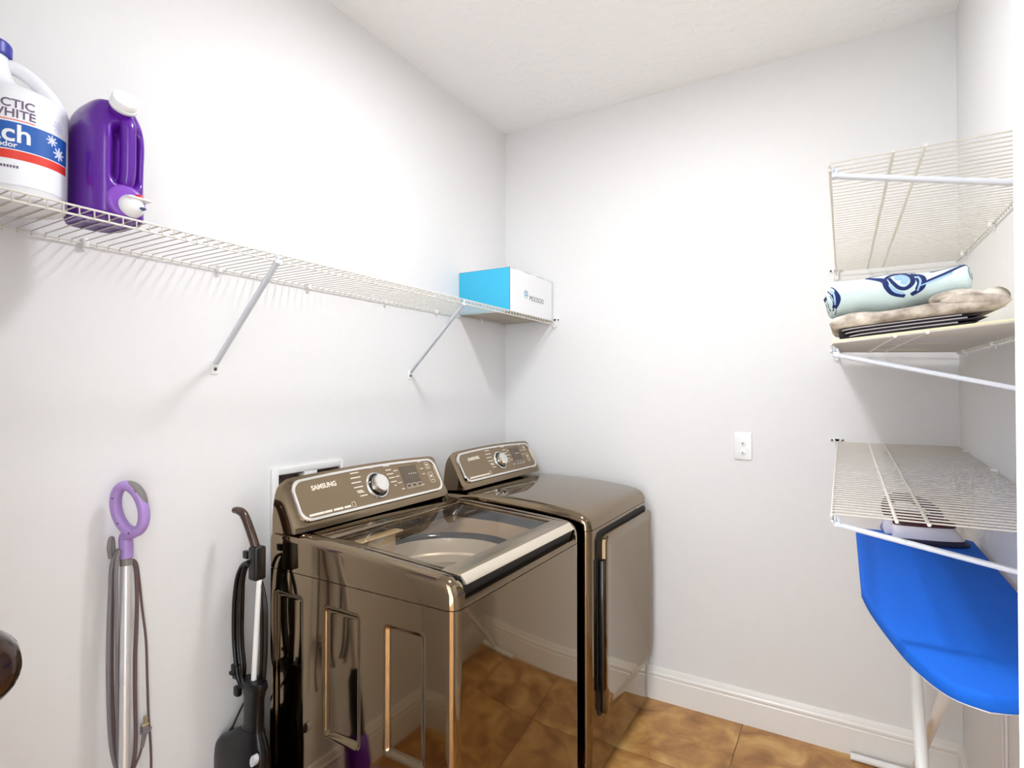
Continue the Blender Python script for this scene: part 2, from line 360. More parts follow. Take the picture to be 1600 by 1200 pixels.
m.lathe([(.028, .284), (.0285, .286), (.028, .308), (.026, .311), (.002, .312)], c, n=36); m.loft([[c+Vector((rr*math.cos(2*PI*k/72), rr*math.sin(2*PI*k/72), z)) for k in range(72) for rr in [.0285+(.0007 if k % 2 else 0)]] for z in (.287, .306)]); build('cap', m, M_bcap, bl)
BR = .0785
def wrap(deg0, z0, dr):                   # flat print (metres) -> round the bottle
    return lambda x, y, z: BC+Vector(((BR+dr+z)*math.cos(math.radians(deg0)+x/BR), (BR+dr+z)*math.sin(math.radians(deg0)+x/BR), z0+y))
def band(z0, z1, d0, d1, dr, n=30):
    mm = MB(); rg = []
    for i in range(n+1):
        a = math.radians(d0+(d1-d0)*i/n); ca, sa = math.cos(a), math.sin(a)
        rg.append([BC+Vector((r*ca, r*sa, z)) for r, z in ((BR+.0001, z0), (BR+dr, z0), (BR+dr, z1), (BR+.0001, z1))])
    mm.loft(rg); return mm
lab = build('label_panel', band(.025, .196, -110, 56, .0004), M_lwhite, bl)
build('label_band', band(.0895, .139, -110, 50, .0007), M_lblue, lab)
build('label_stripe', band(.0715, .0875, -110, 49, .0007), M_lred, lab)
build('label_line', band(.1425, .1440, -110, 1, .0007), M_lred, lab)
def right_text(body, size, d_right, z0, dr, ex=.0002, bold=0): return text_mb(body, size, wrap(d_right, z0, dr), ex, 3, 'RIGHT', bold)
build('print', right_text('ARCTIC', .0215, 1, .166, .0006, bold=.0004), M_lgrey, lab)
build('print', right_text('WHITE', .0215, 2, .148, .0006, bold=.0004), M_lgrey, lab)
build('print', right_text('bleach', .046, -2, .1035, .0009, bold=.0008), M_lwhite, lab)
build('print', right_text('odor', .0140, -17, .0925, .0009, bold=.0003), M_lwhite, lab)
def flake(deg, z0, R, mt):
    f = wrap(deg, z0, .0009); mm = MB()
    for k in range(8):
        a = k*PI/4; ca, sa = math.cos(a), math.sin(a); wd = R*.16
        vs = [f(ca*u-sa*v, sa*u+ca*v, h) for h in (0, .0003) for u, v in ((R*.15, -wd), (R, -wd*.7), (R, wd*.7), (R*.15, wd))]
        mm.add(vs, [(0,1,2,3), (4,5,6,7), (0,1,5,4), (1,2,6,5), (2,3,7,6), (3,0,4,7)])
    mm.loft([[f(R*.42*math.cos(2*PI*k/16), R*.42*math.sin(2*PI*k/16), h) for k in range(16)] for h in (0, .0003)])
    build('snowflake', mm, mt, lab, flat=True)
flake(33, .106, .0125, M_lpale); flake(22, .126, .0105, M_lpale); flake(32, .157, .012, M_lpale)
mm = MB()
for k in range(7): mm.add([wrap(-37+k*3.2, .055, .0006)(x, y, h) for h in (0, .0002) for x, y in ((0, 0), (.003, 0), (.003, .0045), (0, .0045))], [(0,1,2,3), (4,5,6,7), (0,1,5,4), (1,2,6,5), (2,3,7,6), (3,0,4,7)])
build('print', mm, M_lgrey, lab, flat=True)

# ================================================================== purple detergent jug
JC = Vector((.190, .5720, SZ+.0016))
jg = thing('detergent_jug', JC, 'glossy purple detergent jug with white cap and white press tap on the left shelf', 'jug')
def jring(z, hx, hy, ox=0., oy=0., n=64, dent=0.):
    o = []
    for k in range(n):
        a = 2*PI*k/n; ca, sa = math.cos(a), math.sin(a); e = .55
        x = math.copysign(abs(ca)**e, ca)*hx; y = math.copysign(abs(sa)**e, sa)*hy
        if dent and ca > 0:
            d = math.exp(-(((y-.009)/.024)**2)**2)
            x -= dent*d
        o.append(JC+Vector((x+ox, y+oy, z)))
    return o
def dentf(z): return .034*max(0, min(1, (z-.066)/.02))*max(0, min(1, (.196-z)/.02))
rg = []
for i in range(0, 43):
    z = .24*i/42
    if z < .012: s = .93+.07*math.sin(z/.012*PI/2)
    elif z < .15: s = 1-.02*math.sin((z-.012)/.138*PI)
    else:
        q = (z-.15)/.09; s = 1-.36*q**3.4
    rg.append(jring(z, .083*(s if z < .15 else 1-.30*((z-.15)/.09)**2.2), .0545*s, oy=0, dent=dentf(z)))
m = MB(); m.loft(rg); build('body', m, M_purple, jg, ang=60)
m = MB(); hp = smooth_path([JC+Vector(p) for p in ((.035, .009, .236), (.058, .009, .218), (.076, .009, .196), (.0785, .009, .17), (.079, .009, .13), (.078, .009, .10), (.072, .009, .078), (.05, .009, .062))], 6)
m.tube(hp, [.0145]*len(hp), 16); build('handle', m, M_purple, jg, ang=70)
na = Vector((.78, -.12, .46)).normalized(); nb = JC+Vector((.030, .006, .196))
m = MB(); m.lathe([(.030, -.01), (.030, .006), (.024, .014), (.0215, .03), (.0215, .062)], nb, na, 32); build('neck', m, M_purple, jg, ang=50)
m = MB(); m.lathe([(.0235, .060), (.025, .062), (.025, .0665), (.0238, .067), (.0238, .079), (.022, .082), (.002, .0825)], nb, na, 36); build('cap', m, M_plastic, jg, ang=50)
tc_ = JC+Vector((.080, .004, .034))
m = MB(); m.lathe([(.036, -.006), (.035, .004), (.031, .008), (.026, .009)], tc_, (1, -.15, .1), 36); build('tap_collar', m, mat('purple_collar', (128, 68, 180), rough=.3), jg, ang=50)
tp_c = tc_+Vector((.004, .008, -.008))
m = MB(); m.lathe([(.0235, .0), (.0235, .006), (.021, .014), (.017, .022), (.010, .028), (.002, .030)], tp_c, (1, -.1, .05), 32)
m.rbox((tp_c.x+.008, tp_c.y-.017, tp_c.z+.011), (tp_c.x+.032, tp_c.y+.027, tp_c.z+.0155), .002); tp = build('press_tap', m, M_plastic, jg, ang=50)
m = MB(); m.lathe([(.008, 0), (.008, .004), (.006, .007)], tp_c+Vector((.018, .008, .0155)), (0, 0, 1), 16); build('tap_button', m, M_red, tp)
m = MB(); m.loft([[tp_c+Vector((.0285+h, .010+.0065*math.cos(2*PI*k/20), -.006+.0026*math.sin(2*PI*k/20))) for k in range(20)] for h in (-.006, .0012)]); build('tap_mark', m, M_dkblue, tp)

# ================================================================== carton
XA, XB, YA, YB, ZA, ZB = .004, .277, 2.098, 2.508, SZ+.0016, 1.929
cb = thing('carton', ((XA+XB)/2, (YA+YB)/2, ZA), 'white and cyan cardboard carton with round logo at the corner end of the left shelf', 'box')
m = MB()
v8 = [(XA,YA,ZA),(XB,YA,ZA),(XB,YB,ZA),(XA,YB,ZA),(XA,YA,ZB),(XB,YA,ZB),(XB,YB,ZB),(XA,YB,ZB)]
for f, mi in (((0,3,2,1), 3), ((4,5,6,7), 0), ((0,1,5,4), 1), ((1,2,6,5), 0), ((2,3,7,6), 1), ((3,0,4,7), 0)): m.add(v8, [f], mi)
build('body', m, [M_cart, M_cyan, M_kraft, M_cbot], cb, flat=True)
m = MB(); m.box((XA, YA-.001, ZB+.0004), (XB+.001, YB, ZB+.002)); lidp = build('lid_flap', m, M_cart, cb, flat=True)
m = MB(); m.box((XB+.0002, YA, ZB-.0006), (XB+.0009, YA+.05, ZB+.0006)); m.box((XA, YA-.0009, ZB-.0006), (XB, YA-.0002, ZB+.0006)); m.box((XB-.0005, YA-.0008, ZA), (XB+.0006, YA, ZB))
m.box((XB+.0002, YA+.13, ZB-.0004), (XB+.0008, YA+.19, ZB+.0006)); m.box((XB+.0002, YA+.25, ZB-.0004), (XB+.0008, YA+.32, ZB+.0006)); build('cut_edge', m, M_kraft, cb, flat=True)
le = at(822, 459.5, 0, XB); lt = at(827.5, 465.5, 0, XB); lt2 = at(849.2, 470.5, 0, XB)
fl = lambda x, y, z: Vector((XB+.0003+z, lt.y+x, lt.z-.006+y))
tmb = text_mb('MOOSOO', .034, fl, .0003, 3, bold=-.0002)
ys = [p.y for p in tmb.v]; sx = (lt2.y-lt.y)/(max(ys)-min(ys)); y_0 = min(ys)
tmb.xform(lambda p: Vector((p.x, lt.y+(p.y-y_0)*sx, p.z-.006))); build('print', tmb, M_ink, cb, flat=True)
m = MB(); RE = .0185; cz = le.z-.001
def ring2(R1, R2, a0=0, a1=2*PI, n=40):
    for h0 in (0,):
        rgs = [[Vector((XB+h, le.y+rr*math.cos(a0+(a1-a0)*k/n), cz+rr*math.sin(a0+(a1-a0)*k/n))) for rr, h in ((R1, .0002), (R2, .0002), (R2, .0008), (R1, .0008))] for k in range(n+1)]
        m.loft(rgs)
ring2(RE, RE-.0022); m.tube(smooth_path([(XB+.0006, le.y-.014, cz+.003), (XB+.0006, le.y-.004, cz+.006), (XB+.0006, le.y+.004, cz-.004), (XB+.0006, le.y+.015, cz-.001)], 6), .0014, 6)
m.tube(smooth_path([(XB+.0006, le.y-.013, cz-.008), (XB+.0006, le.y-.002, cz-.004), (XB+.0006, le.y+.006, cz-.011)], 6), .0012, 6); m.tube(smooth_path([(XB+.0006, le.y-.008, cz+.012), (XB+.0006, le.y+.004, cz+.009), (XB+.0006, le.y+.013, cz+.007)], 6), .0012, 6)
build('emblem', m, M_teal, cb, ang=60)

# ================================================================== laundry outlet box let into the left wall
ob_ = thing('laundry_outlet_box', (0, (HY0+HY1)/2, HZ0), 'white recessed laundry outlet box in the wall behind the washer', 'outlet box')
m = MB(); fr = .022
a0, a1, z0, z1 = HY0-fr, HY1+fr*.6, HZ0-fr, HZ1+.022
m.box((.0005, a0, z0), (.010, HY0, z1)); m.box((.0005, HY1, z0), (.010, a1, z1)); m.box((.0005, HY0, z0), (.010, HY1, HZ0)); m.box((.0005, HY0, HZ1), (.010, HY1, z1)); build('frame', m, M_plastic, ob_, bevel=.002)
m = MB(); m.box((-.085, HY0+.001, HZ0+.001), (-.08, HY1-.001, HZ1-.001)); m.box((-.08, HY0+.001, HZ0+.001), (.001, HY0+.004, HZ1-.001)); m.box((-.08, HY1-.004, HZ0+.001), (.001, HY1-.001, HZ1-.001)); m.box((-.08, HY0+.004, HZ1-.004), (.001, HY1-.004, HZ1-.001)); m.box((-.08, HY0+.004, HZ0+.001), (.001, HY1-.004, HZ0+.004))
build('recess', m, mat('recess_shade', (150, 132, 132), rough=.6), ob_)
m = MB(); m.loft([[(x, y, z) for y, z in ((1.232, HZ0), (1.285, HZ0), (1.285, HZ1), (1.232, HZ1))] for x in (-.02, .0095)]); build('divider', m, M_plastic, ob_, bevel=.002)

# ================================================================== washer and dryer
NX, NZ = Vector((.879, 0, .477)), Vector((-.477, 0, .879))
def cabinet_mb(y0, wd, xf, zt, grooves):
    m = MB(); xb, z0, R = .137, .03, .026; n = 6
    fp = [(xb, y0+wd)]
    far = [(xf-R+R*math.sin(PI/2*k/n), y0+wd-R+R*math.cos(PI/2*k/n)) for k in range(n+1)]
    near = [(xf-R+R*math.cos(PI/2*k/n), y0+R-R*math.sin(PI/2*k/n)) for k in range(n+1)]
    fp += far+near+[(xb, y0)]
    bot = [(x, y, z0) for x, y in fp]; top = [(x, y, zt) for x, y in fp]; N = len(fp)
    fs = [(i, i+1, N+i+1, N+i) for i in range(N-1) if not (grooves and i == N-2)]
    fs += [(N-1, 0, N, 2*N-1), list(range(N))[::-1]]+([] if grooves else [list(range(N, 2*N))])
    m.add(bot+top, fs)
    if grooves:
        nx, nz = 170, 200; x1 = xf-R; vs = []
        for j in range(nz+1):
            for i in range(nx+1):
                x = xb+(x1-xb)*i/nx; z = z0+(zt-z0)*j/nz; d = 0
                for (ga, gb, gz0, gz1) in grooves:
                    cx, cz, hw, hh, rr = (ga+gb)/2, (gz0+gz1)/2, (gb-ga)/2, (gz1-gz0)/2, .014
                    qx, qz = abs(x-cx)-hw+rr, abs(z-cz)-hh+rr
                    sd = math.hypot(max(qx, 0), max(qz, 0))+min(max(qx, qz), 0)-rr
                    t = max(0, min(1, -sd/.013)); d = max(d, t*t*(3-2*t))
                vs.append((x, y0+.009*d, z))
        m.add(vs, [(j*(nx+1)+i, j*(nx+1)+i+1, (j+1)*(nx+1)+i+1, (j+1)*(nx+1)+i) for j in range(nz) for i in range(nx)])
    return m
TOPX = [(.137, .992), (.226, .991), (.364, .987), (.502, .977), (.647, .966), (.72, .960), (.742, .957), (.757, .951), (.769, .942), (.776, .932), (.780, .918)]
def edge_in(x, xf, R=.026): return 0 if x <= xf-R else R-math.sqrt(max(0, R*R-(x-(xf-R))**2))
def console(th, y0, wd, pr):
    hw, hh = pr
    Q = lambda t: (.2345+.879*.002-.477*t, 1.0125+.477*.002+.879*t)
    prof = [(.137, .985), (.138, 1.03), (.142, 1.070), (.149, 1.103), (.157, 1.121), (.165, 1.131), (.1715, 1.1345), Q(.134), Q(.126), Q(.06), Q(.0), Q(-.010), (.2425, .992)]
    m = MB(); rings = []
    ce = (.19, 1.06)
    for s in (0, .012, .03, .06, .1, .2, .3, .4, .5, .6, .7, .8, .9, .94, .97, .988, 1):
        u = 2*s-1; arch = .009*(1-u*u)
        e = min(s, 1-s)*wd; k = 1-.10*max(0, 1-e/.03)**2
        rings.append([(ce[0]+(x-ce[0])*k, y0+wd*s, (1.0+(z-1.0)*(1 if z < 1.01 else k))+(arch*max(0, (z-1.02)/.11))) for x, z in prof])
    m.loft(rings); build('console', m, M_bronze, th, ang=50)
    O = Vector((.2345, y0+wd/2, 1.0125)); hgt = .128
    off = .006
    def P(s, t, h): 
        u = s/hw
        return O+Vector((0, s, 0))+NZ*(t+max(0, t/hgt)*.010*(1-min(1, u*u)))+NX*(h+off)
    out = [(x, y+hgt/2) for x, y in rrect(hw, hgt/2, .034, 8)]
    def dens(poly):                       # extra points along the long sides so the arch reads
        r = []
        for i, p in enumerate(poly):
            q = poly[(i+1) % len(poly)]; n = 10 if abs(q[0]-p[0]) > .1 else 1
            r += [(p[0]+(q[0]-p[0])*k/n, p[1]+(q[1]-p[1])*k/n) for k in range(n)]
        return r
    out = dens(out); ins = [(x*(hw-.009)/hw, hgt/2+(y-hgt/2)*(hgt/2-.009)/(hgt/2)) for x, y in out]
    m = MB(); m.loft([[P(x, y, -.012) for x, y in out], [P(x, y, .002) for x, y in out], [P(x*.995, hgt/2+(y-hgt/2)*.97, .005) for x, y in out], [P(x, y, .004) for x, y in ins], [P(x, y, .000) for x, y in ins]], cap=False)
    build('bezel', m, M_chrome, th, ang=50)
    m = MB(); m.loft([[P(x, y, -.010) for x, y in ins], [P(x, y, .001) for x, y in ins]]); face = build('control_panel', m, M_panel, th)
    return P, face
def bars(P, items, h=.0013, t=.0005):
    m = MB()
    for s, tt, wdt, hgt in items:
        m.add([P(s+a*wdt/2, tt+b*hgt/2, h+c) for c in (0, t) for a, b in ((-1,-1), (1,-1), (1,1), (-1,1))], [(0,1,2,3), (4,5,6,7), (0,1,5,4), (1,2,6,5), (2,3,7,6), (3,0,4,7)])
    return m
def rr_outline(P, s, t, hw, hh, r, th_=.0012, h=.0013):
    m = MB(); o = rrect(hw, hh, r, 4); i_ = rrect(hw-th_, hh-th_, max(r-th_, .0005), 4)
    m.loft([[P(s+x, t+y, h) for x, y in o], [P(s+x, t+y, h+.0005) for x, y in o], [P(s+x, t+y, h+.0005) for x, y in i_], [P(s+x, t+y, h) for x, y in i_]], cap=False); return m
def panel_details(th, face, P, wd, k=1.0):
    S = lambda s: (s-.344)*k              # s measured along the washer's own panel
    w0 = []
    text_mb('SAMSUNG', .020*k, lambda x, y, z: (w0.append(x), (0, 0, 0))[1], .0003, 3)
    logo = text_mb('SAMSUNG', .020*k, lambda x, y, z: P(S(.091)+(x-min(w0))/(max(w0)-min(w0))*.092*k, .087+y, .0014+z), .0003, 4, bold=.0006)
    build('logo', logo, M_print, face, flat=True)
    # dial
    dc = P(S(.344), .062, 0)
    m = MB(); m.lathe([(.047*k, 0), (.047*k, .003), (.044*k, .006), (.040*k, .0065), (.038*k, .003)], dc, NX, 48, cap=False); dr = build('dial_ring', m, M_chrome, face, ang=50)
    m = MB(); m.lathe([(.039*k, .0), (.038*k, .004), (.033*k, .005)], dc, NX, 48); 
    for q in range(24):
        a = q*PI/12; d = (Vector((0, 1, 0))*math.cos(a)+NZ*math.sin(a))*.0365*k
        m.lathe([(.0012, .0), (.0012, .0062)], dc+d, NX, 6)
    build('dial_track', m, M_blackg, dr)
    m = MB(); m.lathe([(.031*k, .004), (.031*k, .020), (.029*k, .026), (.026*k, .027), (.012*k, .026), (.001, .0258)], dc, NX, 48); build('dial_knob', m, M_chrome, face, ang=40)
    it = []
    for i, t in enumerate((.113, .098, .083, .068, .056, .051, .040)): it.append((S(.262+(.006, .004, 0, .002, .001, .006, .012)[i]), t, (.036, .042, .040, .038, .024, .026, .030)[i], .0032))
    for i, t in enumerate((.118, .104, .090, .077, .063, .050)): it.append((S(.415+(0, .003, .004, .006, .008, .010)[i]), t, (.030, .026, .032, .028, .028, .010)[i], .0032))
    it.append((S(.345), .120, .022, .003))
    for t in (.098, .078, .056): it.append((S(.450), t, .020, .0026))
    for t in (.118, .092, .072): it.append((S(.585), t, .018, .0026))
    for s in (.455, .560): it.append((S(s), .034, .014, .003))
    build('print_marks', bars(P, it), M_print, face, flat=True)
    it = [(S(.054+.026), .018, .052, .0062), (S(.122), .018, .028, .0062), (S(.160), .018, .036, .0062), (S(.196), .018, .026, .0062)]
    build('print_line', bars(P, it), M_print, face, flat=True)
    build('print_badge', rr_outline(P, S(.222), .021, .007, .0075, .0015), M_print, face, flat=True)
    build('display', bars(P, [(S(.514), .073, .088*k, .072)], .0012, .0006), M_disp, face, flat=True)
    build('display_digits', bars(P, [(S(.512+q*.011), .080, .006, .0025) for q in range(4)], .002, .0003), M_print, face, flat=True)
    m = MB()
    for q in range(3): mm = rr_outline(P, S(.488+q*.028), .0385, .012*k, .0075, .004, .0012, .002); m.add(mm.v, mm.f)
    build('button_row', m, M_print, face, flat=True)
    for t, hh in ((.101, .013), (.055, .020)):
        b = build('button', rr_outline(P, S(.620), t, .0125*k, hh, .004, .0014), M_print, face, flat=True)
        build('button_mark', bars(P, [(S(.620), t+hh*.25, .010*k, hh*.5), (S(.620), t-hh*.5, .012*k, .003)]), M_print, b, flat=True)

WY, WW = 1.016, .688
wa = thing('washing_machine', (.46, WY+WW/2, 0), 'dark bronze top-load washing machine with glass lid, left of the dryer', 'washing machine')
build('cabinet', cabinet_mb(WY, WW, .78, .8865, [(.152, .272, .33, .828), (.352, .485, .485, .821), (.567, .692, .505, .821)]), M_bronze, wa, ang=50)
for sx_, sy_ in ((.19, WY+.06), (.73, WY+.06), (.19, WY+WW-.06), (.73, WY+WW-.06)):
    m = MB(); m.lathe([(.022, 0.0), (.024, .006), (.012, .012), (.012, .031)], (sx_, sy_, 0), n=16); build('foot', m, M_black, wa)
def side_rail(yo, yi):
    m = MB(); rings = []; sg = 1 if yi > yo else -1; xf = .78; N = 6
    for x, zt in TOPX:
        e = edge_in(x, xf)*.9; r = min(.024, (zt-.8885)*.6); ring = [(x, yo+sg*e, .8885), (x, yo+sg*e, zt-r)]
        ring += [(x, yo+sg*(e+min(r, abs(yi-yo)*.75)*(1-math.cos(PI/2*k/N))), zt-r+r*math.sin(PI/2*k/N)) for k in range(1, N+1)]
        ring += [(x, max(yo+sg*e, yi) if sg > 0 else min(yo+sg*e, yi), zt-.002), (x, yi, .8885)]
        rings.append(ring)
    m.loft(rings); return m
m = side_rail(WY, WY+.038); f2 = side_rail(WY+WW, WY+WW-.034); m.add(f2.v, f2.f)
ya, yb = WY+.03, WY+WW-.03
m.loft([[(x, y, z) for x, z in ((.735, .8885), (.7795, .8885), (.780, .896), (.7775, .904), (.772, .907), (.735, .907))] for y in (ya-.006, yb+.006)])
m.box((.137, ya, .8885), (.250, yb, .982))
top = build('top_cover', m, M_bronze, wa, ang=42)
m = MB(); m.box((.25, ya, .9), (.252, yb, .978)); m.box((.252, ya+.0085, .925), (.76, ya+.011, .955)); m.box((.252, yb-.011, .925), (.76, yb-.0085, .955))
m.loft([[(x, y, z) for x, z in ((.736, .9075), (.764, .9075), (.7745, .9355), (.766, .940), (.736, .952))] for y in (ya+.012, yb-.012)])
build('handle_recess', m, M_seal, wa)
# lid
lz = lambda x: .990+(x-.25)*(.957-.990)/(.742-.25)
def slab(x0, x1, y0, y1, dz=0., th_=.012, mi=0, m=None, nx=1):
    m = m or MB(); rr = []
    for i in range(nx+1):
        x = x0+(x1-x0)*i/nx; z = lz(x)+dz; rr.append([(x, y0, z-th_), (x, y1, z-th_), (x, y1, z), (x, y0, z)])
    m.loft(rr); return m
la, lb = WY+.0465, WY+WW-.0385
lid = MB(); slab(.254, .335, la, lb, m=lid); slab(.335, .702, la, la+.020, m=lid); slab(.335, .702, lb-.022, lb, m=lid)
lid_o = build('lid_frame', lid, M_bronze, wa, bevel=.002)
m = MB(); slab(.702, .757, la, lb, dz=.0005, m=m); build('lid_front_bar', m, M_bronze_sat, wa, bevel=.003)
m = MB(); m.loft([[(x, y, z) for x, z in ((.757, .953), (.760, .957), (.776, .941), (.778, .937), (.772, .936))] for y in (la+.001, lb-.002)]); lt_ = build('lid_trim', m, M_champ, wa, ang=30); lt_['label'] = 'bright champagne strip along the lid front'
m = MB(); slab(.336, .701, la+.021, lb-.023, dz=-.004, th_=.003, m=m); build('lid_glass', m, gm, wa, flat=True)
# inside: collar from the square opening down to the round drum, drum, ring, dispenser
DCX, DCY, DR = .475, 1.372, .232
def sq(k, n, x0, x1, y0, y1):
    a = 2*PI*k/n-PI; ca, sa = math.cos(a), math.sin(a); s = 1/max(abs(ca), abs(sa)); return ((x0+x1)/2+(x1-x0)/2*ca*s, (y0+y1)/2+(y1-y0)/2*sa*s)
n = 64; rings = []
for u, z in ((0, .964), (.03, .950), (.10, .932), (.5, .908), (1, .894)):
    rings.append([Vector((sq(k, n, .30, .71, WY+.055, WY+WW-.055)[0]*(1-u)+(DCX+DR*math.cos(2*PI*k/n-PI))*u, sq(k, n, .30, .71, WY+.055, WY+WW-.055)[1]*(1-u)+(DCY+DR*math.sin(2*PI*k/n-PI))*u, z-(.03*max(0, (sq(k, n, 0, 1, 0, 1)[0]-.5))*(1-u)))) for k in range(n)])
m = MB(); m.loft(rings[:3], cap=False); build('lid_gasket', m, M_blackg, wa, ang=50)
m = MB(); m.loft(rings[2:], cap=False); build('tub_collar', m, mat('tub_collar_tan', (150, 128, 100), rough=.25, metal=.5), wa, ang=50)
m = MB(); m.lathe([(DR+.001, .8935), (DR-.004, .884), (DR-.014, .879), (DR-.0155, .872)], (DCX, DCY, 0), n=64, cap=False); build('balance_ring', m, M_blackg, wa)
m = MB(); m.lathe([(DR-.015, .877), (DR-.018, .86), (DR-.02, .83), (DR-.03, .825), (DR-.032, .80), (DR-.022, .79), (DR-.022, .62), (DR-.022, .46), (.10, .44), (.001, .45)], (DCX, DCY, 0), n=64, cap=False); dm = build('drum', m, M_steel, wa, ang=40)
m = MB(); m.lathe([(.10, .45), (.085, .50), (.05, .53), (.03, .56), (.001, .565)], (DCX, DCY, 0), n=32, cap=False)
build('wash_plate', m, M_steel, dm)
m = MB()
P0 = (.262, 1.088)
m.loft([[(x, y, z) for x, y in ((.262, 1.135), (.345, 1.135), (.352, 1.16), (.352, 1.285), (.335, 1.31), (.262, 1.315))] for z in (.895, .955)], cap=True); 
m.rbox((.255, 1.128, .951), (.358, 1.322, .957), .002); build('detergent_drawer', m, M_tub, wa, bevel=.003)
m = MB(); m.lathe([(.012, 0), (.012, .016), (.008, .017), (.007, .012), (.001, .011)], (.325, 1.112, .945), (.7, -.1, .5), 20); build('nozzle', m, M_plastic, wa)
Pw, face = console(wa, WY, WW, (.321, .064)); panel_details(wa, face, Pw, WW)

DY, DW = 1.802, .645
dx = thing('clothes_dryer', (.46, DY+DW/2, 0), 'dark bronze clothes dryer in the corner beside the back wall', 'clothes dryer')
build('cabinet', cabinet_mb(DY, DW, .775, .8965, []), M_bronze, dx, ang=50)
for sx_, sy_ in ((.19, DY+.06), (.73, DY+.06), (.19, DY+DW-.06), (.73, DY+DW-.06)):
    m = MB(); m.lathe([(.022, 0.0), (.024, .006), (.012, .012), (.012, .031)], (sx_, sy_, 0), n=16); build('foot', m, M_black, dx)
m = MB(); rings = []; xf = .775
for x, zt in ((.137, .984), (.25, .984), (.36, .985), (.46, .983), (.56, .977), (.64, .969), (.70, .961), (.735, .953), (.752, .946), (.764, .936), (.772, .920), (.775, .8985)):
    e = edge_in(x, xf); r = min(.030, max(.001, (zt-.8985)*.7)); ring = []
    for sg, yo in ((1, DY+e), (-1, DY+DW-e)):
        pts = [(x, yo, .8985), (x, yo, zt-r)]+[(x, yo+sg*r*(1-math.cos(PI/2*k/6)), zt-r+r*math.sin(PI/2*k/6)) for k in range(1, 7)]
        ring += pts if sg > 0 else pts[::-1]
    rings.append(ring)
m.loft(rings); build('top_cover', m, M_bronze, dx, ang=50)
Pd, face2 = console(dx, DY, DW, (.300, .064)); panel_details(dx, face2, Pd, DW, .90)
m = MB(); m.lathe([(.006, 0), (.006, .003), (.003, .005)], (.33, DY+.10, .985), n=14); build('lock_screw', m, M_chrome, dx)
# dryer door: dark frame in a recess, proud mirror slab, handle groove on its left edge
dya, dyb, dza, dzb = DY+.062, DY+DW-.020, .225, .884
m = MB(); oy, oz = (dya+dyb)/2, (dza+dzb)/2
po = [(oy+y, oz+z) for y, z in rrect((dyb-dya)/2, (dzb-dza)/2, .03, 6)]
m.prism(po, 0, .7752, .7775); build('door_gasket', m, M_seal, dx)
pd = [(oy+.010+y, oz-.006+z) for y, z in rrect((dyb-dya)/2-.013, (dzb-dza)/2-.008, .028, 6)]
sc = lambda poly, d: [(oy+.010+(y-oy-.010)*(1-d/.28), oz+(z-oz)*(1-d/.32)) for y, z in poly]
m = MB(); m.loft([[(.778, y, z) for y, z in pd], [(.799, y, z) for y, z in pd], [(.8035, y, z) for y, z in sc(pd, .004)], [(.8035, y, z) for y, z in sc(pd, .030)], [(.8020, y, z) for y, z in sc(pd, .036)]])
dd = build('door', m, M_bronze, dx, ang=25)
m = MB(); m.rbox((.7795, dya+.004, dza+.09), (.797, dya+.0225, dzb-.10), .006); build('door_handle', m, M_blackg, dd)

# ================================================================== steam mop with lilac ring handle
MX = lambda x: .690-.464*(x-.04)
mp = thing('steam_mop', (.12, MX(.12), 0), 'steam mop with lilac ring handle and silver pole leaning on the left wall', 'mop')
pole = lambda z: Vector((.050+.07*(.98-z), MX(.050+.07*(.98-z)), z))
m = MB(); m.tube([pole(.975), pole(.70)], .0115, 20); m.tube([pole(.698), pole(.43)], .0113, 20); m.tube([pole(.702), pole(.696)], .0109, 20); build('pole', m, M_alu, mp)
m = MB(); m.tube([pole(.995), pole(.968)], .0128, 20); build('collar', m, M_greyp, mp)
# ring handle: tilted oval of flattened tube
c0 = at(203, 795, 0, .062); hu = Vector((.78, .55, 0)).normalized(); hz = Vector((0, 0, 1)); hn = hu.cross(hz)
RA, RB = .031, .0555; N = 40; rg = []; rg2 = []
lean = Vector((-.30, .0, 1)).normalized()
for k in range(N):
    a = 2*PI*k/N; ca, sa = math.cos(a), math.sin(a)
    d = hu*(RA*ca)+hz*(RB*sa)-hu*(.010*sa); rad = (hu*(ca/RA)+hz*(sa/RB)).normalized(); c = c0+d
    thick = .0125; wid = .0140
    rg.append([c+rad*(thick*math.cos(2*PI*j/12))+hn*(wid*math.sin(2*PI*j/12)) for j in range(12)])
m = MB(); vs = [p for r in rg for p in r]; m.add(vs, [(i*12+j, i*12+(j+1) % 12, ((i+1) % N)*12+(j+1) % 12, ((i+1) % N)*12+j) for i in range(N) for j in range(12)])
st = pole(.985); m.tube(smooth_path([st, pole(1.01), pole(1.035), c0-hz*(RB+.0)+hu*.008], 5), [.0155, .0152]+[.0150]*14 if False else .0152, 20)
hd = build('ring_handle', m, M_lilac, mp, ang=60)
m = MB(); gg = []
for k in range(14):
    a = math.radians(2+92*k/13); ca, sa = math.cos(a), math.sin(a); d = hu*(RA*ca)+hz*(RB*sa)-hu*(.010*sa); rad = (hu*(ca/RA)+hz*(sa/RB)).normalized(); c = c0+d+rad*.0042
    e = math.sin(PI*min(1, (k+.4)/13.8))**.35
    gg.append([c+rad*(.0115*e*math.cos(2*PI*j/12))+hn*(.0128*e*math.sin(2*PI*j/12)) for j in range(12)])
m.loft(gg); build('grip_pad', m, M_greyp, hd, ang=60)
m = MB()
for a, s in ((150, 1), (215, 1), (262, 1)):
    ra = math.radians(a); p = c0+hu*(RA*math.cos(ra))+hz*(RB*math.sin(ra))-hu*(.010*math.sin(ra)); m.lathe([(.0018, .0138), (.0018, .0146)], p, -hn if (-hn).dot(CAM-p) > 0 else hn, 8)
build('screw', m, M_black, hd)
